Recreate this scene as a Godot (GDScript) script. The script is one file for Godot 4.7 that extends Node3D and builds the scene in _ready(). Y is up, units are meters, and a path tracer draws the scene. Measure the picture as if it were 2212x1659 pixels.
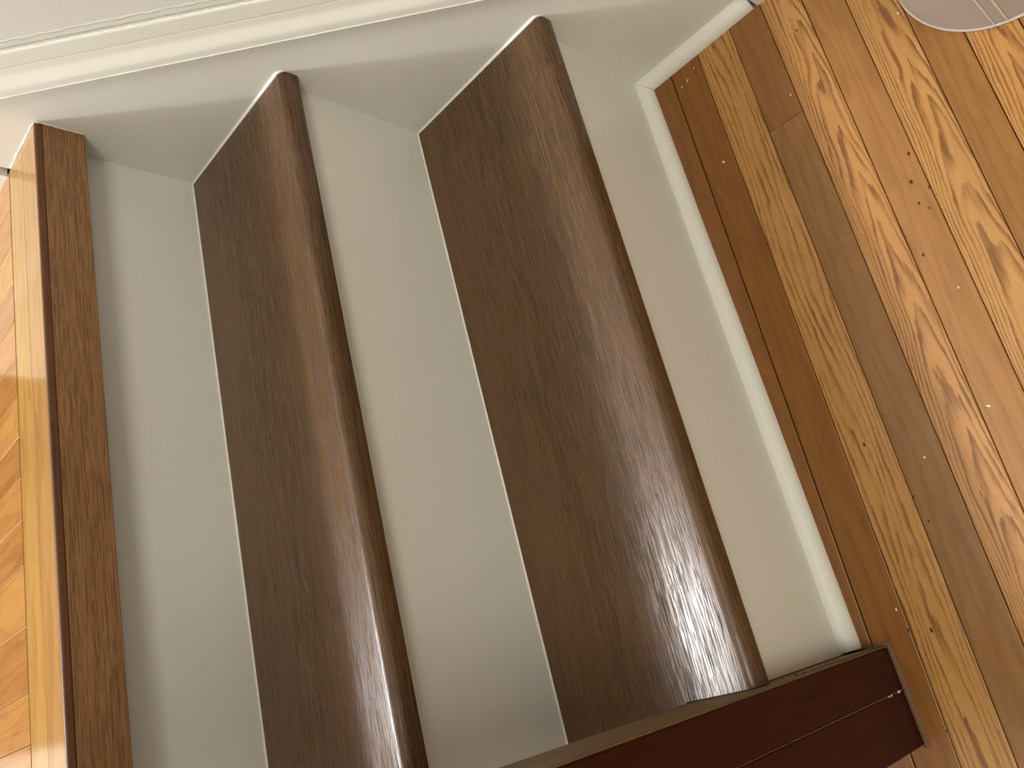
extends Node3D
# A short painted staircase between two oak floors, seen from above with the camera rolled.
# World: x along the treads (skirt wall at x = 0, stairs run to -x), y up, stairs climb towards -z.

const Y1 := 0.2589
const Y2 := 0.5044
const Y3 := 0.7312
const Z2 := -0.2443
const Z3 := -0.4888
const NOSE := 0.0241
const TH := 0.0291
const QR := 0.0183
const PITCH := 1.03

var rng := RandomNumberGenerator.new()
var used := {}
var M := {}

func _ready() -> void:
	rng.seed = 7
	var cam := Camera3D.new()
	cam.name = "camera"
	cam.fov = 49.593
	cam.near = 0.02
	cam.far = 30.0
	cam.transform = Transform3D(Basis(Vector3(-0.2365, -0.7104, 0.6628), Vector3(0.9103, 0.0765, 0.4068), Vector3(-0.3397, 0.6996, 0.6286)).orthonormalized(), Vector3(-0.8127, 1.0155, 0.4935))
	add_child(cam)
	cam.current = true

	var env := Environment.new()
	env.background_mode = Environment.BG_COLOR
	env.background_color = Color(0.02, 0.02, 0.02)
	env.tonemap_mode = Environment.TONE_MAPPER_LINEAR
	env.tonemap_exposure = 1.16
	env.sdfgi_enabled = true
	env.ssao_enabled = true
	env.ssil_enabled = true
	var we := WorldEnvironment.new()
	we.name = "environment"
	we.environment = env
	add_child(we)

	make_materials()
	ceiling_lamp(Vector3(-0.72, 3.06, -2.05), 0.085, LAMP_A, Color(0.985, 0.985, 1.0), "round white ceiling lamp over the upper landing")
	ceiling_panel(Vector3(-1.50, 3.06, 1.85), 1.1, LAMP_B, Color(1.0, 0.99, 0.95), "square flat ceiling lamp over the lower floor")

	room()
	lower_floor()
	landing()
	stairs()
	skirt()
	newel()
	tub()

const LAMP_A := 4.7
const LAMP_B := 5.0

# ------------------------------------------------------------------ naming and tagging
func numbered(called: String) -> String:
	var n: int = used.get(called, 0)
	used[called] = n + 1
	return called if n == 0 else "%s_%03d" % [called, n]

func tag(o: Node, label: String, category: String, kind := "", group := "") -> void:
	o.set_meta("label", label)
	if category != "":
		o.set_meta("category", category)
	if kind != "":
		o.set_meta("kind", kind)
	if group != "":
		o.set_meta("group", group)

func thing(called: String, label: String, category: String, at := Vector3.ZERO, kind := "", group := "") -> Node3D:
	var o := Node3D.new()
	o.name = numbered(called)
	add_child(o)
	o.position = at
	tag(o, label, category, kind, group)
	return o

func obj(called: String, st: SurfaceTool, mat: Material, parent: Node = null, tangents := false) -> MeshInstance3D:
	if tangents:
		st.generate_tangents()
	var o := MeshInstance3D.new()
	o.mesh = st.commit()
	o.material_override = mat
	if parent == null:
		o.name = numbered(called)
		add_child(o)
	else:
		o.name = called
		parent.add_child(o, true)
	return o

# ------------------------------------------------------------------ shapes
func begin() -> SurfaceTool:
	var st := SurfaceTool.new()
	st.begin(Mesh.PRIMITIVE_TRIANGLES)
	return st

func tri(st: SurfaceTool, p: Array, n: Array, uv: Array) -> void:
	var flip: bool = (p[2] - p[0]).cross(p[1] - p[0]).dot(n[0] + n[1] + n[2]) < 0.0
	for i in ([0, 2, 1] if flip else [0, 1, 2]):
		st.set_normal(n[i])
		st.set_uv(uv[i])
		st.add_vertex(p[i])

# Sweeps a closed outline of (z, y) points along x; a vertex whose corner is shallow is smooth.
# u runs with x (metres * us), v with the length of the outline (metres * vs) from its first point.
func sweep(st: SurfaceTool, prof: PackedVector2Array, x0: float, x1: float, xf := Transform3D.IDENTITY, us := 1.0, vs := 1.0, uo := 0.0, mitre0 := 0.0, mitre1 := 0.0, steps := 1, vo := 0.0) -> void:
	var n := prof.size()
	var area := 0.0
	for i in n:
		area += prof[i].cross(prof[(i + 1) % n])
	var sg := 1.0 if area > 0.0 else -1.0
	var en: Array[Vector2] = []
	for i in n:
		var d := (prof[(i + 1) % n] - prof[i]).normalized()
		en.append(Vector2(d.y, -d.x) * sg)
	var arc := 0.0
	for i in n:
		var j := (i + 1) % n
		var e := en[i]
		var pe := en[(i + n - 1) % n]
		var ne := en[j]
		var na := (e + pe).normalized() if e.dot(pe) > 0.915 else e
		var nb := (e + ne).normalized() if e.dot(ne) > 0.915 else e
		var l := prof[i].distance_to(prof[j])
		var va := vo + arc * vs
		var vb := vo + (arc + l) * vs
		arc += l
		for k in steps:
			var f0 := float(k) / steps
			var f1 := float(k + 1) / steps
			var ax0 := lerpf(x0 + prof[i].x * mitre0, x1 + prof[i].x * mitre1, f0)
			var ax1 := lerpf(x0 + prof[i].x * mitre0, x1 + prof[i].x * mitre1, f1)
			var bx0 := lerpf(x0 + prof[j].x * mitre0, x1 + prof[j].x * mitre1, f0)
			var bx1 := lerpf(x0 + prof[j].x * mitre0, x1 + prof[j].x * mitre1, f1)
			var a := xf * Vector3(ax0, prof[i].y, prof[i].x)
			var b := xf * Vector3(ax1, prof[i].y, prof[i].x)
			var c := xf * Vector3(bx1, prof[j].y, prof[j].x)
			var d := xf * Vector3(bx0, prof[j].y, prof[j].x)
			var n1 := xf.basis * Vector3(0, na.y, na.x)
			var n2 := xf.basis * Vector3(0, nb.y, nb.x)
			var ua := Vector2(ax0 * us + uo, va)
			var ub := Vector2(ax1 * us + uo, va)
			var uc := Vector2(bx1 * us + uo, vb)
			var ud := Vector2(bx0 * us + uo, vb)
			tri(st, [a, b, c], [n1, n1, n2], [ua, ub, uc])
			tri(st, [a, c, d], [n1, n2, n2], [ua, uc, ud])
	var idx := Geometry2D.triangulate_polygon(prof)
	for cap in 2:
		var out := xf.basis * Vector3(-1 if cap == 0 else 1, 0, 0)
		for t in range(0, idx.size(), 3):
			var ps := []
			var us_ := []
			for q in 3:
				var v: Vector2 = prof[idx[t + q]]
				ps.append(xf * Vector3((x0 + v.x * mitre0) if cap == 0 else (x1 + v.x * mitre1), v.y, v.x))
				us_.append(Vector2(v.x * us, v.y * vs))
			tri(st, ps, [out, out, out], us_)

func rect(z0: float, z1: float, y0: float, y1: float, b := 0.0) -> PackedVector2Array:
	if b <= 0.0:
		return PackedVector2Array([Vector2(z0, y0), Vector2(z0, y1), Vector2(z1, y1), Vector2(z1, y0)])
	return PackedVector2Array([Vector2(z0, y0 + b), Vector2(z0, y1 - b), Vector2(z0 + b, y1), Vector2(z1 - b, y1), Vector2(z1, y1 - b), Vector2(z1, y0 + b), Vector2(z1 - b, y0), Vector2(z0 + b, y0)])

func block(st: SurfaceTool, lo: Vector3, hi: Vector3, b := 0.0, us := 1.0) -> void:
	sweep(st, rect(lo.z, hi.z, lo.y, hi.y, b), lo.x, hi.x, Transform3D.IDENTITY, us, us)

func upright(x: float, z: float) -> Transform3D:   # sweep direction becomes world y, outline (z, y) becomes world (x, z)
	return Transform3D(Basis(Vector3(0, 1, 0), Vector3(0, 0, 1), Vector3(1, 0, 0)), Vector3(x, 0, z))

# A hand-smoothed bead of caulk or old paint: a tube of uneven radius along a line.
func bead(st: SurfaceTool, pts: PackedVector3Array, r0: float, r1: float, rough: float, sd: int, step := 0.006, wander := 0.0) -> void:
	var no := FastNoiseLite.new()
	no.seed = sd
	no.frequency = 1.0
	var path := PackedVector3Array()
	var dist := PackedFloat32Array()
	var run := 0.0
	for i in pts.size() - 1:
		var l := pts[i].distance_to(pts[i + 1])
		var m: int = maxi(1, int(l / step))
		for k in m:
			path.append(pts[i].lerp(pts[i + 1], float(k) / m))
			dist.append(run + l * k / m)
		run += l
	path.append(pts[pts.size() - 1])
	dist.append(run)
	var rings := []
	for i in path.size():
		var t := (path[mini(i + 1, path.size() - 1)] - path[maxi(i - 1, 0)]).normalized()
		var up := Vector3(0.3, 1, 0.2)
		if absf(t.dot(up.normalized())) > 0.92:
			up = Vector3(1, 0.1, 0.3)
		var s := t.cross(up).normalized()
		var w := s.cross(t)
		var f := dist[i] / maxf(run, 0.001)
		var r := lerpf(r0, r1, f) * (1.0 + rough * no.get_noise_1d(dist[i] * 160.0) + 0.6 * rough * no.get_noise_1d(dist[i] * 520.0 + 50.0))
		var c := path[i] + (s * no.get_noise_1d(dist[i] * 90.0 + 300.0) + w * no.get_noise_1d(dist[i] * 90.0 + 700.0)) * wander
		var ring := []
		for k in 7:
			var a := TAU * k / 6.0
			var d := s * cos(a) + w * sin(a)
			ring.append([c + d * maxf(r, 0.0003), d])
		rings.append(ring)
	for i in rings.size() - 1:
		for k in 6:
			var a: Array = rings[i][k]
			var b: Array = rings[i + 1][k]
			var c: Array = rings[i + 1][k + 1]
			var d: Array = rings[i][k + 1]
			var z := Vector2.ZERO
			tri(st, [a[0], b[0], c[0]], [a[1], b[1], c[1]], [z, z, z])
			tri(st, [a[0], c[0], d[0]], [a[1], c[1], d[1]], [z, z, z])

# A low flake or dimple lying on a level surface.
func flake(st: SurfaceTool, c: Vector3, rx: float, rz: float, h: float, turn: float, sd: int) -> void:
	var r := RandomNumberGenerator.new()
	r.seed = sd
	var rim := []
	for k in 9:
		var a := TAU * k / 9.0
		var j := r.randf_range(0.75, 1.2)
		rim.append(c + (Vector3(cos(a) * rx, 0, sin(a) * rz) * j).rotated(Vector3.UP, turn))
	var top := c + Vector3(0, h, 0)
	for k in 9:
		var n := Vector3.UP
		tri(st, [top, rim[k], rim[(k + 1) % 9]], [n, n, n], [Vector2.ZERO, Vector2.ZERO, Vector2.ZERO])

# ------------------------------------------------------------------ materials
func flat(c: Color, rough: float, spec := 0.5) -> StandardMaterial3D:
	var m := StandardMaterial3D.new()
	m.albedo_color = c
	m.roughness = rough
	m.metallic_specular = spec
	return m

# kind 0 straight grain, 1 cathedral flames, 2 quiet grain with flecks, 3 dense open pores (the treads)
func wood(w: int, h: int, sd: int, kind: int, lw: float, lh: float) -> Array:
	var r := RandomNumberGenerator.new()
	r.seed = sd
	var n1 := FastNoiseLite.new()
	n1.seed = sd
	n1.frequency = 1.0
	n1.fractal_octaves = 2
	var n2 := FastNoiseLite.new()
	n2.seed = sd + 11
	n2.frequency = 1.0
	n2.fractal_octaves = 3
	var g := PackedFloat32Array()
	g.resize(w * h)
	var warm := PackedFloat32Array()
	warm.resize(w * h)
	for y in h:
		var v := float(y) / h
		for x in w:
			var u := float(x) / w * lw
			var vm := v * lh
			var low := n1.get_noise_2d(u * 5.0, vm * 30.0)
			var fib := n2.get_noise_2d(u * 28.0, vm * 1100.0)
			var d := 0.0
			if kind == 1:
				var q := (v - 0.60 + 0.16 * n1.get_noise_2d(u * 3.0, 7.0)) * 2.0
				var c := u / 0.085 + 3.6 * q * q + 0.35 * low + 0.55 * n1.get_noise_2d(u * 7.0, vm * 60.0) + 0.12 * n2.get_noise_2d(u * 40.0, vm * 420.0)
				var f := c - floorf(c)
				d = smoothstep(0.38, 0.88, f) * (1.0 - smoothstep(0.92, 1.0, f)) * (0.70 + 0.8 * n1.get_noise_2d(u * 6.0, vm * 90.0 + 40.0))
			elif kind == 0:
				var c := v * 7.0 + 1.3 * n1.get_noise_2d(u * 2.4, vm * 24.0) + 0.25 * n2.get_noise_2d(u * 18.0, vm * 260.0)
				var f := c - floorf(c)
				d = 0.8 * smoothstep(0.45, 0.92, f) * (1.0 - smoothstep(0.93, 1.0, f)) * (0.7 + 0.9 * n1.get_noise_2d(u * 7.0, vm * 60.0 + 9.0))
			elif kind == 2:
				var c := v * 3.0 + 1.2 * n1.get_noise_2d(u * 2.0, vm * 20.0)
				var f := c - floorf(c)
				d = 0.16 * smoothstep(0.5, 0.9, f) + 0.22 * maxf(0.0, n1.get_noise_2d(u * 9.0, vm * 40.0))
			else:
				var c := v * lh / 0.0062 + 1.6 * n1.get_noise_2d(u * 3.0, vm * 14.0) + 0.2 * n2.get_noise_2d(u * 14.0, vm * 200.0)
				var f := c - floorf(c)
				d = 0.16 * smoothstep(0.4, 0.85, f) * (1.0 - smoothstep(0.9, 1.0, f)) + 0.12 * n1.get_noise_2d(u * 2.0, vm * 40.0)
				d += 0.75 * smoothstep(0.10, 0.50, n2.get_noise_2d(u * 7.0 + 30.0, vm * 560.0 + u * 2.0)) * smoothstep(0.02, 0.5, v)
			g[y * w + x] = clampf(d + 0.10 * fib + (0.04 if kind == 3 else 0.10) * low + 0.08, 0.0, 1.0)
			warm[y * w + x] = low
	# open pores: short dark dashes along the grain
	var pore := PackedFloat32Array()
	pore.resize(w * h)
	var count: int = [1500, 1400, 900, int(12000.0 * lh / 0.36)][kind]
	for i in count:
		var px := r.randi_range(0, w - 1)
		var py := r.randi_range(0, h - 1)
		if kind == 3:
			var vv := float(py) / h
			# fewer pores towards the back of the tread, more towards its front
			if r.randf() > smoothstep(0.02, 0.50, vv + 0.10 * n1.get_noise_1d(px * 0.004)) + 0.07:
				continue
		elif r.randf() > 0.25 + 1.2 * g[py * w + px]:
			continue
		var ln := int(r.randf_range(0.004, 0.016) / lw * w)
		if kind == 3:
			ln = int(r.randf_range(0.010, 0.045) / lw * w)
		var deep := r.randf_range(0.35, 1.0)
		var slope := r.randf_range(-0.010, 0.010)
		for k in ln:
			var e := 1.0 - absf(2.0 * k / ln - 1.0)
			var yy := int(py + slope * k)
			if yy < 0 or yy >= h:
				continue
			var at := yy * w + (px + k) % w
			pore[at] = maxf(pore[at], deep * minf(1.0, 0.3 + 1.6 * e))
			if kind == 3 and deep > 0.96 and yy + 1 < h:
				pore[at + w] = maxf(pore[at + w], deep * 0.6 * e)
	return [g, pore, warm]

func wood_material(w: int, h: int, sd: int, kind: int, lw: float, lh: float, light: Color, dark: Color, pore_c: Color, pore_a: float, relief := 0.0) -> StandardMaterial3D:
	var wd := wood(w, h, sd, kind, lw, lh)
	var g: PackedFloat32Array = wd[0]
	var p: PackedFloat32Array = wd[1]
	var px := PackedByteArray()
	px.resize(w * h * 3)
	var hb := PackedByteArray()
	hb.resize(w * h)
	for i in w * h:
		var t := g[i]
		var q := p[i] * pore_a
		px[i * 3] = int(255.0 * lerpf(lerpf(light.r, dark.r, t), pore_c.r, q))
		px[i * 3 + 1] = int(255.0 * lerpf(lerpf(light.g, dark.g, t), pore_c.g, q))
		px[i * 3 + 2] = int(255.0 * lerpf(lerpf(light.b, dark.b, t), pore_c.b, q))
		hb[i] = int(255.0 * clampf(0.85 - 0.75 * p[i] - 0.03 * t, 0.0, 1.0))
	var im := Image.create_from_data(w, h, false, Image.FORMAT_RGB8, px)
	im.generate_mipmaps()
	var m := StandardMaterial3D.new()
	m.albedo_texture = ImageTexture.create_from_image(im)
	if relief > 0.0:
		var hi := Image.create_from_data(w, h, false, Image.FORMAT_L8, hb)
		m.heightmap_enabled = true
		m.heightmap_texture = ImageTexture.create_from_image(hi)
		m.heightmap_scale = relief
		var rb := PackedByteArray()
		rb.resize(w * h)
		for i in w * h:
			rb[i] = int(255.0 * clampf(0.245 + 0.06 * g[i] + 0.45 * p[i], 0.0, 1.0))
		m.roughness_texture = ImageTexture.create_from_image(Image.create_from_data(w, h, false, Image.FORMAT_L8, rb))
	return m

func tinted(m: StandardMaterial3D, c: Color, rough: float) -> StandardMaterial3D:
	var d: StandardMaterial3D = m.duplicate()
	d.albedo_color = c
	d.roughness = rough
	return d

func make_materials() -> void:
	M.oak = []
	var li := Color(0.72, 0.545, 0.34)
	var da := Color(0.47, 0.32, 0.165)
	var po := Color(0.36, 0.22, 0.10)
	# 0-1 straight grain, 2-4 flames, 5-6 quiet
	for q in [[21, 0], [24, 0], [35, 1], [36, 1], [39, 1], [47, 2], [49, 2]]:
		M.oak.append(wood_material(1600, 128, q[0], q[1], 1.3, 0.052, li, da, po, [0.5, 0.35, 0.4][q[1]]))
	M.pale = wood_material(1600, 128, 58, 2, 1.3, 0.052, Color(0.73, 0.59, 0.37), Color(0.52, 0.37, 0.20), Color(0.38, 0.26, 0.14), 0.35)
	M.tread = wood_material(1500, 900, 90, 3, 0.95, 0.36, Color(0.40, 0.285, 0.165), Color(0.23, 0.155, 0.08), Color(0.13, 0.085, 0.05), 0.75, 0.015)
	M.tread.roughness = 1.0
	M.fascia = wood_material(1200, 300, 77, 3, 0.95, 0.145, Color(0.585, 0.425, 0.265), Color(0.44, 0.305, 0.17), Color(0.27, 0.17, 0.085), 0.65)
	M.fascia.roughness = 0.45
	M.dark = wood_material(768, 128, 5, 0, 0.6, 0.06, Color(0.33, 0.185, 0.085), Color(0.25, 0.13, 0.055), Color(0.16, 0.08, 0.03), 0.5)
	M.dark.roughness = 0.42
	M.paint = flat(Color(0.85, 0.84, 0.805), 0.42)
	var nz := FastNoiseLite.new()
	nz.seed = 3
	nz.frequency = 0.02
	nz.fractal_octaves = 4
	var nt := NoiseTexture2D.new()
	nt.width = 512
	nt.height = 512
	nt.seamless = true
	nt.as_normal_map = true
	nt.bump_strength = 2.0
	nt.noise = nz
	M.paint.normal_enabled = true
	M.paint.normal_texture = nt
	M.paint.normal_scale = 0.10
	M.paint.uv1_triplanar = true
	M.paint.uv1_world_triplanar = true
	M.paint.uv1_scale = Vector3(3, 3, 3)
	M.gloss_paint = M.paint.duplicate()
	M.gloss_paint.albedo_color = Color(0.87, 0.86, 0.82)
	M.gloss_paint.roughness = 0.5
	M.wall = M.paint.duplicate()
	M.wall.albedo_color = Color(0.83, 0.82, 0.785)
	M.wall.roughness = 0.6
	M.caulk = flat(Color(0.93, 0.925, 0.90), 0.35)
	M.gap = flat(Color(0.17, 0.11, 0.065), 0.9)

# ------------------------------------------------------------------ lamps
func ceiling_lamp(at: Vector3, r: float, energy: float, c: Color, label: String) -> void:
	var t := thing("ceiling_lamp", label, "ceiling lamp", at)
	var prof := PackedVector2Array()
	var dome := begin()
	for i in 9:
		var a := PI / 2 * i / 8.0
		prof.append(Vector2(r * cos(a), -r * 0.75 * sin(a)))
	lathe(dome, prof, 24)
	var gm := flat(Color(0.95, 0.93, 0.88), 0.4)
	gm.emission_enabled = true
	gm.emission = c
	gm.emission_energy_multiplier = 3.0
	obj("lamp_shade", dome, gm, t)
	var base := begin()
	lathe(base, PackedVector2Array([Vector2(0.0, 0.04), Vector2(r * 1.12, 0.04), Vector2(r * 1.12, 0.002), Vector2(0.0, 0.002)]), 24)
	obj("base", base, M.caulk, t)
	var l := OmniLight3D.new()
	l.name = "lamp_light"
	l.position = Vector3(0, -r * 0.75 - 0.10, 0)
	l.light_color = c
	l.light_energy = energy
	l.light_size = 0.09
	l.omni_range = 12.0
	l.omni_attenuation = 2.0
	l.shadow_enabled = true
	t.add_child(l)

func ceiling_panel(at: Vector3, w: float, energy: float, c: Color, label: String) -> void:
	var t := thing("ceiling_lamp", label, "ceiling lamp", at)
	var f := begin()
	var h := w / 2
	block(f, Vector3(-h - 0.03, -0.03, -h - 0.03), Vector3(h + 0.03, 0.04, h + 0.03), 0.006)
	obj("frame", f, M.caulk, t)
	var d := begin()
	block(d, Vector3(-h, -0.036, -h), Vector3(h, -0.0301, h), 0.002)
	var gm := flat(Color(0.95, 0.93, 0.88), 0.5)
	gm.emission_enabled = true
	gm.emission = c
	gm.emission_energy_multiplier = 0.6
	obj("diffuser", d, gm, t)
	var l := AreaLight3D.new()
	l.name = "lamp_light"
	l.area_size = Vector2(w, w)
	l.position = Vector3(0, -0.05, 0)
	l.rotation.x = -PI / 2
	l.light_color = c
	l.light_energy = energy
	l.area_range = 12.0
	l.area_attenuation = 2.0
	l.shadow_enabled = true
	t.add_child(l)

func lathe(st: SurfaceTool, prof: PackedVector2Array, seg: int, at := Vector3.ZERO, uvs := 1.0) -> void:
	for i in prof.size() - 1:
		var a := prof[i]
		var b := prof[i + 1]
		var d := (b - a).normalized()
		var nn := Vector2(d.y, -d.x)
		for k in seg:
			var t0 := TAU * k / seg
			var t1 := TAU * (k + 1) / seg
			var p := []
			for q in [[a, t0], [a, t1], [b, t1], [b, t0]]:
				var v: Vector2 = q[0]
				var ang: float = q[1]
				p.append(at + Vector3(v.x * cos(ang), v.y, v.x * sin(ang)))
			var m := []
			for ang in [t0, t1, t1, t0]:
				var o := Vector3(nn.x * cos(ang), nn.y, nn.x * sin(ang))
				m.append(o)
			var u := [Vector2(t0, a.y) * uvs, Vector2(t1, a.y) * uvs, Vector2(t1, b.y) * uvs, Vector2(t0, b.y) * uvs]
			if p[0].distance_to(p[1]) > 1e-6:
				tri(st, [p[0], p[1], p[2]], [m[0], m[1], m[2]], [u[0], u[1], u[2]])
			if p[2].distance_to(p[3]) > 1e-6:
				tri(st, [p[0], p[2], p[3]], [m[0], m[2], m[3]], [u[0], u[2], u[3]])

# ------------------------------------------------------------------ the room
func struct_box(called: String, lo: Vector3, hi: Vector3, mat: Material, label: String, category: String) -> MeshInstance3D:
	var st := begin()
	block(st, lo, hi)
	var o := obj(called, st, mat)
	tag(o, label, category, "structure")
	return o

func room() -> void:
	# wall on the right of the stairs: its plaster stands on the sloping skirt board
	var st := begin()
	var k := 0.43
	sweep(st, PackedVector2Array([Vector2(-1.21, 3.1), Vector2(0.215, 3.1), Vector2(0.215, k - PITCH * 0.215), Vector2(-0.70, k + PITCH * 0.70), Vector2(-0.70, Y3 + 0.102), Vector2(-1.21, Y3 + 0.102)]), 0.003, 0.14)
	sweep(st, rect(-1.21, -0.70, Y3, Y3 + 0.102), 0.021, 0.14)
	sweep(st, PackedVector2Array([Vector2(-0.70, k + PITCH * 0.70), Vector2(0.215, k - PITCH * 0.215), Vector2(0.215, -0.1), Vector2(-0.70, -0.1)]), 0.021, 0.14)
	var o := obj("wall_right", st, M.wall)
	tag(o, "cream painted wall rising above the white moulding beside the stairs", "wall", "structure")
	struct_box("wall_front", Vector3(0.14, -0.1, 0.095), Vector3(1.7, 3.1, 0.215), M.wall, "cream wall turning the corner past the end of the stair skirt", "wall")
	struct_box("wall_side", Vector3(0.14, Y3 - 0.1, -1.21), Vector3(1.7, 3.1, -1.09), M.wall, "cream wall of the upper hall", "wall")
	struct_box("wall_back", Vector3(-2.7, Y3 - 0.1, -3.0), Vector3(1.8, 3.1, -2.9), M.wall, "cream back wall of the upper landing", "wall")
	struct_box("wall_left", Vector3(-2.8, -0.1, -3.0), Vector3(-2.7, 3.1, 3.3), M.wall, "cream left wall of both rooms", "wall")
	struct_box("wall_far", Vector3(1.7, -0.1, -3.0), Vector3(1.8, 3.1, 3.3), M.wall, "cream right wall of both rooms", "wall")
	struct_box("wall_rear", Vector3(-2.8, -0.1, 3.2), Vector3(1.8, 3.1, 3.3), M.wall, "cream wall behind the lower floor", "wall")
	struct_box("ceiling", Vector3(-2.8, 3.1, -3.0), Vector3(1.8, 3.2, 3.3), M.caulk, "flat white ceiling over both floors", "ceiling")
	# wall below the landing, left of the stairs
	struct_box("wall_landing", Vector3(-2.7, 0.0, -0.585), Vector3(-0.985, Y3 - 0.03, -0.49), M.wall, "cream wall under the landing edge left of the stairs", "wall")
	# closet doors in the back wall
	var t := thing("door_1", "brown wooden double closet door in the back wall of the landing", "door", Vector3(0.1, Y3, -2.9), "structure")
	for s in [-1, 1]:
		var leaf := begin()
		block(leaf, Vector3(minf(0.004 * s, 0.7 * s), 0.01, 0.0), Vector3(maxf(0.004 * s, 0.7 * s), 2.05, 0.035), 0.003)
		var lm := obj("door_leaf", leaf, M.dark, t)
		for q in [[0.12, 0.85], [1.0, 1.93]]:
			var pn := begin()
			block(pn, Vector3(minf(0.10 * s, 0.60 * s), q[0], 0.03), Vector3(maxf(0.10 * s, 0.60 * s), q[1], 0.043), 0.006)
			obj("panel", pn, M.dark, lm)
		var kn := begin()
		lathe(kn, PackedVector2Array([Vector2(0.0, 0.0), Vector2(0.008, 0.0), Vector2(0.008, 0.02), Vector2(0.016, 0.026), Vector2(0.016, 0.036), Vector2(0.0, 0.042)]), 12)
		var ko := obj("knob", kn, flat(Color(0.7, 0.6, 0.4), 0.3), lm)
		ko.position = Vector3(0.05 * s, 0.95, 0.035)
		ko.rotation.x = PI / 2
	var fr := begin()
	block(fr, Vector3(-0.80, 0.0, 0.0), Vector3(-0.705, 2.16, 0.022), 0.003)
	block(fr, Vector3(0.705, 0.0, 0.0), Vector3(0.80, 2.16, 0.022), 0.003)
	block(fr, Vector3(-0.705, 2.06, 0.0), Vector3(0.705, 2.16, 0.022), 0.003)
	obj("door_frame", fr, M.gloss_paint, t)

# ------------------------------------------------------------------ lower floor
const SEAMS := [-0.02, 0.052, 0.1012, 0.158, 0.2092, 0.2612, 0.3087, 0.362, 0.4065, 0.4575]

func lower_floor() -> void:
	var st := begin()
	block(st, Vector3(-2.7, -0.1, -0.5), Vector3(1.7, -0.0118, 3.2))
	var fl := obj("floor", st, M.gap)
	tag(fl, "lower oak strip floor in mixed golden and brown boards", "floor", "structure")
	var z: Array = SEAMS.duplicate()
	while z.size() < 34:
		z.append(z[z.size() - 1] + 0.0512)
	# per row: joints along x, then for each board [grain, tint, u offset]
	var gold := Color(0.98, 0.90, 0.78)
	var rows := [
		[[-1.7, 1.6], [[5, Color(0.73, 0.63, 0.48), 0.85]]],
		[[-1.7, 1.6], [[6, Color(0.73, 0.63, 0.42), 0.93]]],
		[[-1.7, 1.6], [[0, Color(0.98, 0.95, 0.82), 0.90]]],
		[[-1.7, -0.196, 1.6], [[5, Color(0.76, 0.72, 0.64), 0.95], [6, Color(0.76, 0.69, 0.58), 0.9]]],
		[[-1.7, 1.6], [[2, Color(0.98, 0.94, 0.86), 0.97]]],
		[[-1.7, 1.6], [[6, Color(0.87, 0.82, 0.72), 0.83]]],
		[[-1.7, 1.6], [[3, Color(0.98, 0.96, 0.88), 0.88]]],
		[[-1.7, 1.6], [[5, Color(0.80, 0.74, 0.60), 0.92]]],
		[[-1.7, 1.6], [[4, Color(0.98, 0.94, 0.84), 0.95]]],
	]
	var mats := {}
	for i in z.size() - 1:
		var row: Array
		if i < rows.size():
			row = rows[i]
		else:
			var cut := rng.randf_range(-0.9, 0.6)
			row = [[-1.7, cut, 1.6], []]
			for q in 2:
				var s := rng.randf_range(0.74, 1.0)
				row[1].append([rng.randi_range(0, 6), Color(s, s * 0.93, s * 0.82), rng.randf()])
		var js: Array = row[0]
		for q in js.size() - 1:
			var b: Array = row[1][q]
			var key := str(b[0], b[1])
			if not mats.has(key):
				mats[key] = tinted(M.oak[b[0]], b[1], 0.40)
			var za: float = z[i]
			var zb: float = z[i + 1]
			var lift := rng.randf_range(-0.0004, 0.0002)
			var sh := begin()
			var e := 0.0010
			var g := 0.0007
			if i == 1:
				g = 0.0008
			if i == 0:
				g = 0.0018
			sweep(sh, PackedVector2Array([Vector2(za + 0.0004, -0.0005), Vector2(za + 0.0004 + e, 0), Vector2(zb - g - e, 0), Vector2(zb - g, -0.0006), Vector2(zb - g, -0.0118), Vector2(za + 0.0004, -0.0118)]), js[q] + 0.0003, js[q + 1] - 0.0003, Transform3D.IDENTITY, 1.0 / 1.3, 1.0 / (zb - za), b[2])
			var o := obj("floor_board", sh, mats[key], fl)
			o.rotation.y = -0.0235
			o.position.y = lift
	# flecks of white paint and dark nail holes
	var sp := begin()
	var i2 := 0
	for p in [[-0.6765, 0.1717], [-0.6478, 0.2559], [-0.5111, 0.2800], [-0.8289, 0.0746], [-0.0333, 0.0892], [-0.0438, 0.0731], [-0.0467, 0.0616], [-0.1696, 0.1984], [-0.1956, 0.0788], [-0.1642, 0.3514]]:
		i2 += 1
		flake(sp, Vector3(p[0], 0.0003, p[1]), rng.randf_range(0.0012, 0.0030), rng.randf_range(0.0006, 0.0012), 0.0005, rng.randf_range(-1.0, 1.0), i2)
	var so := obj("paint_flecks", sp, M.caulk, fl)
	so.set_meta("kind", "stuff")
	so.set_meta("label", "tiny white paint flecks on the boards")
	var nh := begin()
	for p in HOLES:
		i2 += 1
		flake(nh, Vector3(p[0], 0.00025, p[1]), p[2], p[2] * 0.55, 0.0002, 0.0, i2)
	var no := obj("nail_holes", nh, flat(Color(0.20, 0.125, 0.07), 0.8), fl)
	no.set_meta("kind", "stuff")
	no.set_meta("label", "small dark nail holes and dents in the boards")

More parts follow.
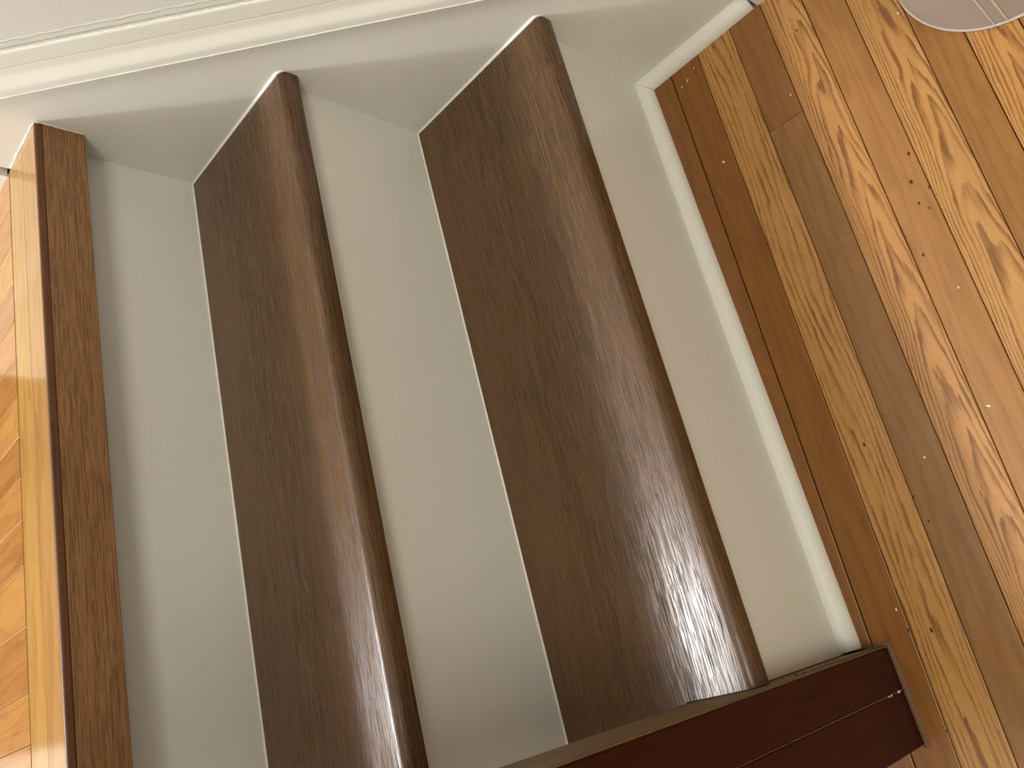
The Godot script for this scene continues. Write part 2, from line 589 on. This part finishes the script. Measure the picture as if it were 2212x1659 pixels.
const HOLES := [[-0.6383, 0.1127, 0.0026], [-0.7148, 0.1426, 0.0024], [-0.7454, 0.1480, 0.0020], [-0.6865, 0.0277, 0.0012], [-0.5125, 0.0256, 0.0012],
	[-0.3859, 0.2981, 0.0022], [-0.3970, 0.2811, 0.0022], [-0.4088, 0.2891, 0.0016], [-0.3346, 0.2944, 0.0026], [-0.3681, 0.2834, 0.0028], [-0.4570, 0.2613, 0.0020],
	[-0.9642, 0.0779, 0.0018], [-0.8588, 0.1040, 0.0026], [-0.8534, 0.0791, 0.0022], [-0.0924, 0.2386, 0.0022], [-0.0267, 0.1271, 0.0018]]

# ------------------------------------------------------------------ upper landing
func landing() -> void:
	var st := begin()
	block(st, Vector3(-2.7, Y3 - 0.12, -2.9), Vector3(1.7, Y3 - 0.0122, -0.5))
	var fl := obj("floor", st, M.gap)
	tag(fl, "glossy golden oak floor of the upper landing behind its nosing", "floor", "structure")
	var xs := [0.0, -0.058, -0.117, -0.1765, -0.23, -0.283, -0.336, -0.389, -0.442, -0.494, -0.547, -0.617, -0.6865, -0.74, -0.795, -0.848, -0.90, -0.953, -1.006, -1.06, -1.112, -1.165, -1.218, -1.27, -1.323]
	var tones := [Color(0.95, 0.86, 0.78), Color(0.90, 0.80, 0.70), Color(0.97, 0.90, 0.80), Color(0.88, 0.78, 0.70)]
	var mats := {}
	var xf := Transform3D(Basis(Vector3(0, 0, -1), Vector3(0, 1, 0), Vector3(1, 0, 0)), Vector3(0, Y3, 0))
	for i in xs.size() - 1:
		var a: float = xs[i + 1]
		var b: float = xs[i]
		var key := str(i % 4, (i * 2) % 3)
		if not mats.has(key):
			mats[key] = tinted(M.pale, tones[i % 4], 0.11)
		var sh := begin()
		sweep(sh, PackedVector2Array([Vector2(a + 0.0003, -0.0005), Vector2(a + 0.001, 0), Vector2(b - 0.001, 0), Vector2(b - 0.0003, -0.0005), Vector2(b - 0.0003, -0.0122), Vector2(a + 0.0003, -0.0122)]), 0.5595, 2.88, xf, 1.0 / 1.3, 1.0 / (b - a), rng.randf())
		obj("floor_board", sh, mats[key], fl)
	# nosing along the landing edge: two strips on top, a worn rounded edge, a deep fascia
	var t := thing("landing_nosing", "light oak landing nosing with a reddish brown fascia at the top step", "stair nosing", Vector3(0, Y3, Z3))
	var zf := 0.0440
	var nm := tinted(M.pale, Color(0.92, 0.88, 0.84), 0.11)
	var nm2 := tinted(M.pale, Color(0.94, 0.92, 0.82), 0.11)
	var x0 := -1.40
	for q in [[-0.0682, -0.0125, nm2], [-0.0122, zf - 0.0042, nm]]:
		var sh := begin()
		sweep(sh, PackedVector2Array([Vector2(q[0], -0.0006), Vector2(q[0] + 0.0008, 0), Vector2(q[1] - 0.0003, 0), Vector2(q[1], -0.0004), Vector2(q[1], -0.018), Vector2(q[0], -0.018)]), x0, -0.0006, Transform3D.IDENTITY, 1.0 / 1.3, 1.0 / 0.058, 0.9)
		obj("nosing_strip", sh, q[2], t)
	var ed := begin()
	var pr := PackedVector2Array([Vector2(zf - 0.0040, -0.0120), Vector2(zf - 0.0040, 0.0)])
	for k in 7:
		var a := PI / 2 * k / 6.0
		pr.append(Vector2(zf - 0.0025 + 0.0025 * sin(a), -0.0025 + 0.0025 * cos(a)))
	pr.append(Vector2(zf, -0.0078))
	pr.append(Vector2(zf - 0.0008, -0.0088))
	pr.append(Vector2(zf - 0.0008, -0.0120))
	sweep(ed, pr, x0, -0.0006, Transform3D.IDENTITY, 1.0 / 0.6, 1.0 / 0.06, 0.2)
	var eo := obj("nosing_edge", ed, tinted(M.dark, Color(1.15, 1.2, 1.15), 0.5), t)
	eo.set_meta("label", "dark worn front edge")
	var fa := begin()
	sweep(fa, rect(zf - 0.020, zf - 0.0003, -0.0607, -0.0090, 0.0010), x0, -0.0006, Transform3D.IDENTITY, 1.0 / 0.95, 1.0 / 0.145, 0.93)
	var fo := obj("fascia", fa, M.fascia, t)
	fo.set_meta("label", "reddish brown upright fascia board")
	var cb := begin()
	bead(cb, PackedVector3Array([Vector3(0, 0.0005, -0.060), Vector3(0, 0.0005, zf - 0.004), Vector3(0, -0.003, zf + 0.0005), Vector3(0, -0.058, zf + 0.0003)]), 0.0022, 0.0011, 0.8, 61, 0.004, 0.0012)
	obj("caulk_line", cb, M.paint, t)
	# white base board of the landing, seen at the very left edge
	var bb := begin()
	sweep(bb, PackedVector2Array([Vector2(-0.003, 0), Vector2(-0.003, 0.088), Vector2(0.002, 0.098), Vector2(0.008, 0.1), Vector2(0.0205, 0.1), Vector2(0.0205, 0)]), 0.566, 1.20, xf)
	var bo := obj("baseboard_landing", bb, M.gloss_paint)
	tag(bo, "white base board along the landing wall behind the nosing", "baseboard", "structure")

# ------------------------------------------------------------------ stairs
func tread_profile(zb: float, zf: float, y: float) -> PackedVector2Array:
	var pr := PackedVector2Array([Vector2(zb, y)])
	var r := 0.0125
	pr.append(Vector2(zf - 0.05, y))
	pr.append(Vector2(zf - 0.026, y - 0.0004))
	for k in 9:
		var a := PI / 2 * k / 8.0
		pr.append(Vector2(zf - r + r * sin(a) - 0.0004, y - r - 0.0006 + r * cos(a)))
	var r2 := 0.006
	for k in 5:
		var a := PI / 2 * k / 4.0
		pr.append(Vector2(zf - r2 + r2 * cos(a) - 0.0003, y - TH + r2 - r2 * sin(a)))
	pr.append(Vector2(zb, y - TH))
	return pr

func stairs() -> void:
	var top := thing("stair_tread", "upper dark brown oak tread with a worn rounded nosing below the landing", "stair tread", Vector3.ZERO, "", "")
	make_tread(top, Z3, Z2 + NOSE, Y2, -0.965, 0.0, 71)
	var low := thing("stair_tread", "lower dark brown oak tread ending against the red brown newel post", "stair tread", Vector3.ZERO, "", "")
	make_tread(low, Z2, NOSE, Y1, -0.8975, 0.41, 72)
	var risers := [
		["bottom white stair riser standing on the lower oak floor", 0.0, 0.0, Y1 - TH],
		["middle white stair riser between the two dark treads", Z2, Y1, Y2 - TH],
		["top white stair riser under the landing fascia", Z3, Y2, Y3 - 0.0185],
	]
	for r in risers:
		var st := begin()
		block(st, Vector3(-0.967 if r[2] > 0.0 else -0.8632, r[2] + 0.0002, r[1] - 0.018), Vector3(-0.0004, r[3] - 0.0002, r[1]))
		var t := thing("stair_riser", r[0], "stair riser")
		obj("riser_board", st, M.paint, t)
		var cb := begin()
		bead(cb, PackedVector3Array([Vector3(-0.0006, r[2] + 0.004, r[1] + 0.0004), Vector3(-0.0006, r[3] - 0.002, r[1] + 0.0004)]), 0.0014, 0.0014, 0.5, 31 + int(r[2] * 100), 0.006, 0.0010)
		obj("caulk_line", cb, M.paint, t)
	# boxed side of the steps, left
	var sb := begin()
	sweep(sb, PackedVector2Array([Vector2(-0.49, 0.0), Vector2(-0.49, Y3 - 0.03), Vector2(-0.4895, Y2), Vector2(Z2, Y2 - TH), Vector2(Z2, Y1), Vector2(-0.062, Y1 - TH), Vector2(-0.062, 0.0)]), -0.985, -0.968)
	var so := obj("trim_5", sb, M.paint)
	tag(so, "white painted side panel closing the steps behind the newel post", "stair panel", "structure")

func make_tread(t: Node3D, zb: float, zf: float, y: float, x0: float, uo: float, sd: int) -> void:
	var st := begin()
	if y < 0.4:   # notched round the newel post
		sweep(st, rect(zb + 0.0002, -0.0612, y - TH, y, 0.002), x0, -0.8632, Transform3D.IDENTITY, 1.0 / 0.95, 1.0 / 0.36, uo)
	sweep(st, tread_profile(zb + 0.0002, zf, y), -0.8632 if y < 0.4 else x0, -0.0006, Transform3D.IDENTITY, 1.0 / 0.95, 1.0 / 0.36, uo, 0.0, 0.0, 1, 0.02)
	obj("tread_board", st, M.tread, t)
	# white caulk: along the skirt, round the nosing, and along the riser behind
	var pts := PackedVector3Array([Vector3(-0.0004, y + 0.0003, zb + 0.002), Vector3(-0.0004, y + 0.0003, zf - 0.014)])
	for k in range(1, 6):
		var a := PI / 2 * k / 6.0
		pts.append(Vector3(-0.0002 + 0.0006 * k, y - 0.0125 + 0.0128 * cos(a), zf - 0.0125 + 0.0128 * sin(a)))
	var cb := begin()
	bead(cb, pts, 0.0016, 0.0032, 0.12, sd)
	obj("caulk_line", cb, M.caulk, t)
	var c2 := begin()
	bead(c2, PackedVector3Array([Vector3(x0 + 0.001, y + 0.0002, zb + 0.0004), Vector3(-0.001, y + 0.0002, zb + 0.0004)]), 0.0014, 0.0012, 0.25, sd + 5, 0.01)
	obj("caulk_line", c2, M.caulk, t)

# ------------------------------------------------------------------ skirt, moulding, quarter round
func skirt() -> void:
	var q := sqrt(1.0 + PITCH * PITCH)
	var k := 0.40
	var st := begin()
	sweep(st, PackedVector2Array([Vector2(-0.70, k + PITCH * 0.70), Vector2(0.198, k - PITCH * 0.198), Vector2(0.198, 0.0), Vector2(-0.552, 0.0), Vector2(-0.552, Y3 + 0.101), Vector2(-0.70, Y3 + 0.101)]), 0.0, 0.0208)
	var o := obj("trim_1", st, M.paint)
	tag(o, "flat white skirt board running down the wall beside the treads", "skirt board", "structure")
	# sloping cap moulding: outline (height across the slope, distance out from the wall)
	var up := Vector3(0, 1, PITCH) / q
	var along := Vector3(0, -PITCH, 1) / q
	var base := 0.3620 / q
	var xf := Transform3D(Basis(along, Vector3(-1, 0, 0), up), Vector3.ZERO)
	var prof := PackedVector2Array([Vector2(0, -0.002), Vector2(0, 0.0132), Vector2(0.0008, 0.014), Vector2(0.0092, 0.014)])
	for i in range(1, 9):
		var f := i / 8.0
		prof.append(Vector2(0.0092 + 0.0175 * f, 0.014 - 0.0085 * (f * f * (3.0 - 2.0 * f))))
	prof.append_array(PackedVector2Array([Vector2(0.0335, 0.0050), Vector2(0.0345, 0.0034), Vector2(0.0362, 0.0034), Vector2(0.0370, 0.0056), Vector2(0.0550, 0.0050), Vector2(0.0562, 0.004), Vector2(0.0562, -0.002)]))
	for i in prof.size():
		prof[i].x += base
	var mo := begin()
	sweep(mo, prof, -1.06, 0.030, xf)
	var m := thing("trim_2", "white moulded cap sloping along the top of the skirt board", "moulding", Vector3.ZERO, "structure")
	obj("moulding", mo, M.gloss_paint, m)
	var b1 := begin()
	var at := func(s: float, p: float, out: float) -> Vector3: return along * s + up * (base + p) + Vector3(-out, 0, 0)
	bead(b1, PackedVector3Array([at.call(-1.06, 0.0006, 0.0137), at.call(0.030, 0.0006, 0.0137)]), 0.0012, 0.0012, 0.35, 81, 0.008, 0.0003)
	obj("paint_ridge", b1, M.caulk, m)
	var b2 := begin()
	bead(b2, PackedVector3Array([at.call(-1.06, 0.0562, 0.0030), at.call(0.030, 0.0562, 0.0030)]), 0.0017, 0.0017, 0.65, 83, 0.004, 0.0007)
	obj("caulk_line", b2, M.caulk, m)
	var b3 := begin()
	bead(b3, PackedVector3Array([at.call(-1.06, 0.066, -0.0030), at.call(0.030, 0.066, -0.0030)]), 0.0015, 0.0015, 0.8, 87, 0.005, 0.0016)
	obj("old_paint_edge", b3, M.wall, m)
	# quarter round along the bottom riser and the skirt, mitred in the corner
	var pr := PackedVector2Array([Vector2(0, 0), Vector2(0, QR)])
	for i in range(1, 9):
		var a := PI / 2 * i / 8.0
		pr.append(Vector2(QR * sin(a), QR * cos(a)))
	var q1 := begin()
	sweep(q1, pr, -0.8615, -0.0002, Transform3D.IDENTITY, 1.0, 1.0, 0.0, 0.0, -1.0)
	var o1 := obj("trim_3", q1, M.gloss_paint)
	tag(o1, "white quarter round where the bottom riser meets the oak floor", "quarter round", "structure")
	var q2 := begin()
	var xs := Transform3D(Basis(Vector3(0, 0, -1), Vector3(0, 1, 0), Vector3(-1, 0, 0)), Vector3.ZERO)
	sweep(q2, pr, -0.2, -0.0002, Transform3D(Basis(Vector3(0, 0, 1), Vector3(0, 1, 0), Vector3(-1, 0, 0)), Vector3.ZERO) * Transform3D(Basis(Vector3(-1, 0, 0), Vector3(0, 1, 0), Vector3(0, 0, 1)), Vector3.ZERO), 1.0, 1.0, 0.0, 0.0, -1.0)
	var o2 := obj("trim_4", q2, M.gloss_paint)
	tag(o2, "short white quarter round between the skirt board and the floor", "quarter round", "structure")
	# chipped white corner bead past the end of the skirt
	var cs := begin()
	sweep(cs, rect(-0.019, 0.02, 0.2045, 0.2235, 0.003), 0.0, 3.1, upright(0, 0))
	var o3 := obj("trim_6", cs, M.gloss_paint)
	tag(o3, "white corner bead at the wall end past the short quarter round", "corner trim", "structure")

# ------------------------------------------------------------------ newel post
func newel() -> void:
	var t := thing("newel_post", "square red brown newel post with a pale seam at the foot of the stairs", "newel post", Vector3(-0.919, 0, -0.006))
	var h := 1.05
	# outline in (x, z) about the post centre
	var front := flat(Color.WHITE, 0.4)
	front = tinted(M.dark, Color(0.70, 0.44, 0.14), 0.5)
	front.metallic_specular = 0.3
	for q in [[0.0052, 0.0525], [-0.0555, 0.0046]]:
		var st := begin()
		sweep(st, rect(q[0], q[1], 0.030, 0.054, 0.0016), 0.0, h, upright(0, 0), 1.0 / 0.6, 1.0 / 0.06, q[1])
		obj("post_face", st, front, t)
	var core := begin()
	sweep(core, rect(-0.0553, 0.0523, -0.054, 0.030), 0.0, h, upright(0, 0), 1.0 / 0.6, 1.0 / 0.06)
	obj("post_core", core, front, t)
	var side := begin()
	sweep(side, rect(0.0523, 0.0550, -0.0535, 0.0515, 0.0008), 0.0, h, upright(0, 0), 1.0 / 0.6, 1.0 / 0.1)
	var so := obj("post_side", side, tinted(M.oak[5], Color(0.62, 0.64, 0.60), 0.6), t)
	so.set_meta("label", "faded brown side face towards the treads")
	var cap := begin()
	sweep(cap, rect(-0.068, 0.068, -0.066, 0.066, 0.008), h, h + 0.035, upright(0, 0), 1.0 / 0.6, 1.0 / 0.06)
	obj("cap", cap, front, t)
	var seam := begin()
	bead(seam, PackedVector3Array([Vector3(0.0049, 0.004, 0.0528), Vector3(0.0049, 0.24, 0.0530), Vector3(0.0049, 0.42, 0.0526)]), 0.0012, 0.0005, 0.5, 91, 0.004, 0.0005)
	var sm := obj("seam_filler", seam, flat(Color(0.36, 0.25, 0.16), 0.6), t)
	sm.set_meta("label", "pale flaking filler in the joint")
	var fk := begin()
	for q in [[0.0135, 0.0020], [0.034, 0.0014], [0.041, 0.0011], [0.0085, 0.0012]]:
		bead(fk, PackedVector3Array([Vector3(0.0050 - q[0] * 0.03, q[0], 0.0532), Vector3(0.0052, q[0] + q[1] * 2.0, 0.0534)]), q[1], q[1] * 0.5, 0.6, 97 + int(q[0] * 1000), 0.001)
	var fko := obj("paint_drops", fk, M.caulk, t)
	fko.set_meta("label", "small white paint drops on the seam")
	var ft := begin()
	bead(ft, PackedVector3Array([Vector3(0.0565, -0.0014, 0.012), Vector3(0.0565, -0.0014, 0.0560), Vector3(-0.058, -0.0014, 0.0570)]), 0.0034, 0.0046, 0.22, 93, 0.004, 0.0005)
	var fo := obj("dust_line", ft, flat(Color(0.40, 0.305, 0.225), 0.9), t)
	fo.set_meta("label", "greyish brown grime along the foot")
	var pe := begin()
	bead(pe, PackedVector3Array([Vector3(0.0556, 0.004, 0.046), Vector3(0.0558, 0.10, 0.046), Vector3(0.0556, 0.20, 0.042)]), 0.0012, 0.0008, 1.2, 95, 0.004, 0.0016)
	obj("old_paint_edge", pe, flat(Color(0.48, 0.42, 0.32), 0.6), t)

# ------------------------------------------------------------------ clear tub
func tub() -> void:
	var c := Vector3(-0.148, 0.0, 0.476)
	var t := thing("plastic_tub", "round clear greyish plastic tub standing on the oak boards", "tub", c)
	var m := flat(Color(0.80, 0.77, 0.73, 0.62), 0.32)
	m.transparency = BaseMaterial3D.TRANSPARENCY_ALPHA
	var st := begin()
	var R := 0.116
	lathe(st, PackedVector2Array([Vector2(0.0, 0.0015), Vector2(R - 0.004, 0.0015), Vector2(R - 0.001, 0.004), Vector2(R, 0.008), Vector2(R + 0.003, 0.26), Vector2(R + 0.001, 0.26), Vector2(R - 0.002, 0.008), Vector2(R - 0.006, 0.0045), Vector2(0.0, 0.0045)]), 72)
	obj("tub_wall", st, m, t)
	var lip := begin()
	lathe(lip, PackedVector2Array([Vector2(R - 0.002, 0.0), Vector2(R + 0.0012, 0.0008), Vector2(R + 0.0018, 0.0035), Vector2(R + 0.0002, 0.0050), Vector2(R - 0.004, 0.003), Vector2(R - 0.002, 0.0)]), 72)
	obj("foot_rim", lip, flat(Color(0.74, 0.71, 0.67), 0.35), t)
	for a in [197.0, 203.5]:
		var rb := begin()
		bead(rb, PackedVector3Array([Vector3(cos(deg_to_rad(a)) * R, 0.004, sin(deg_to_rad(a)) * R), Vector3(cos(deg_to_rad(a)) * (R + 0.003), 0.255, sin(deg_to_rad(a)) * (R + 0.003))]), 0.0011, 0.0011, 0.1, 5, 0.02)
		obj("rib", rb, flat(Color(0.86, 0.84, 0.80), 0.3), t)
	var rim := begin()
	lathe(rim, PackedVector2Array([Vector2(R + 0.001, 0.252), Vector2(R + 0.008, 0.254), Vector2(R + 0.008, 0.262), Vector2(R + 0.001, 0.264), Vector2(R + 0.001, 0.252)]), 72)
	obj("rim", rim, m, t)
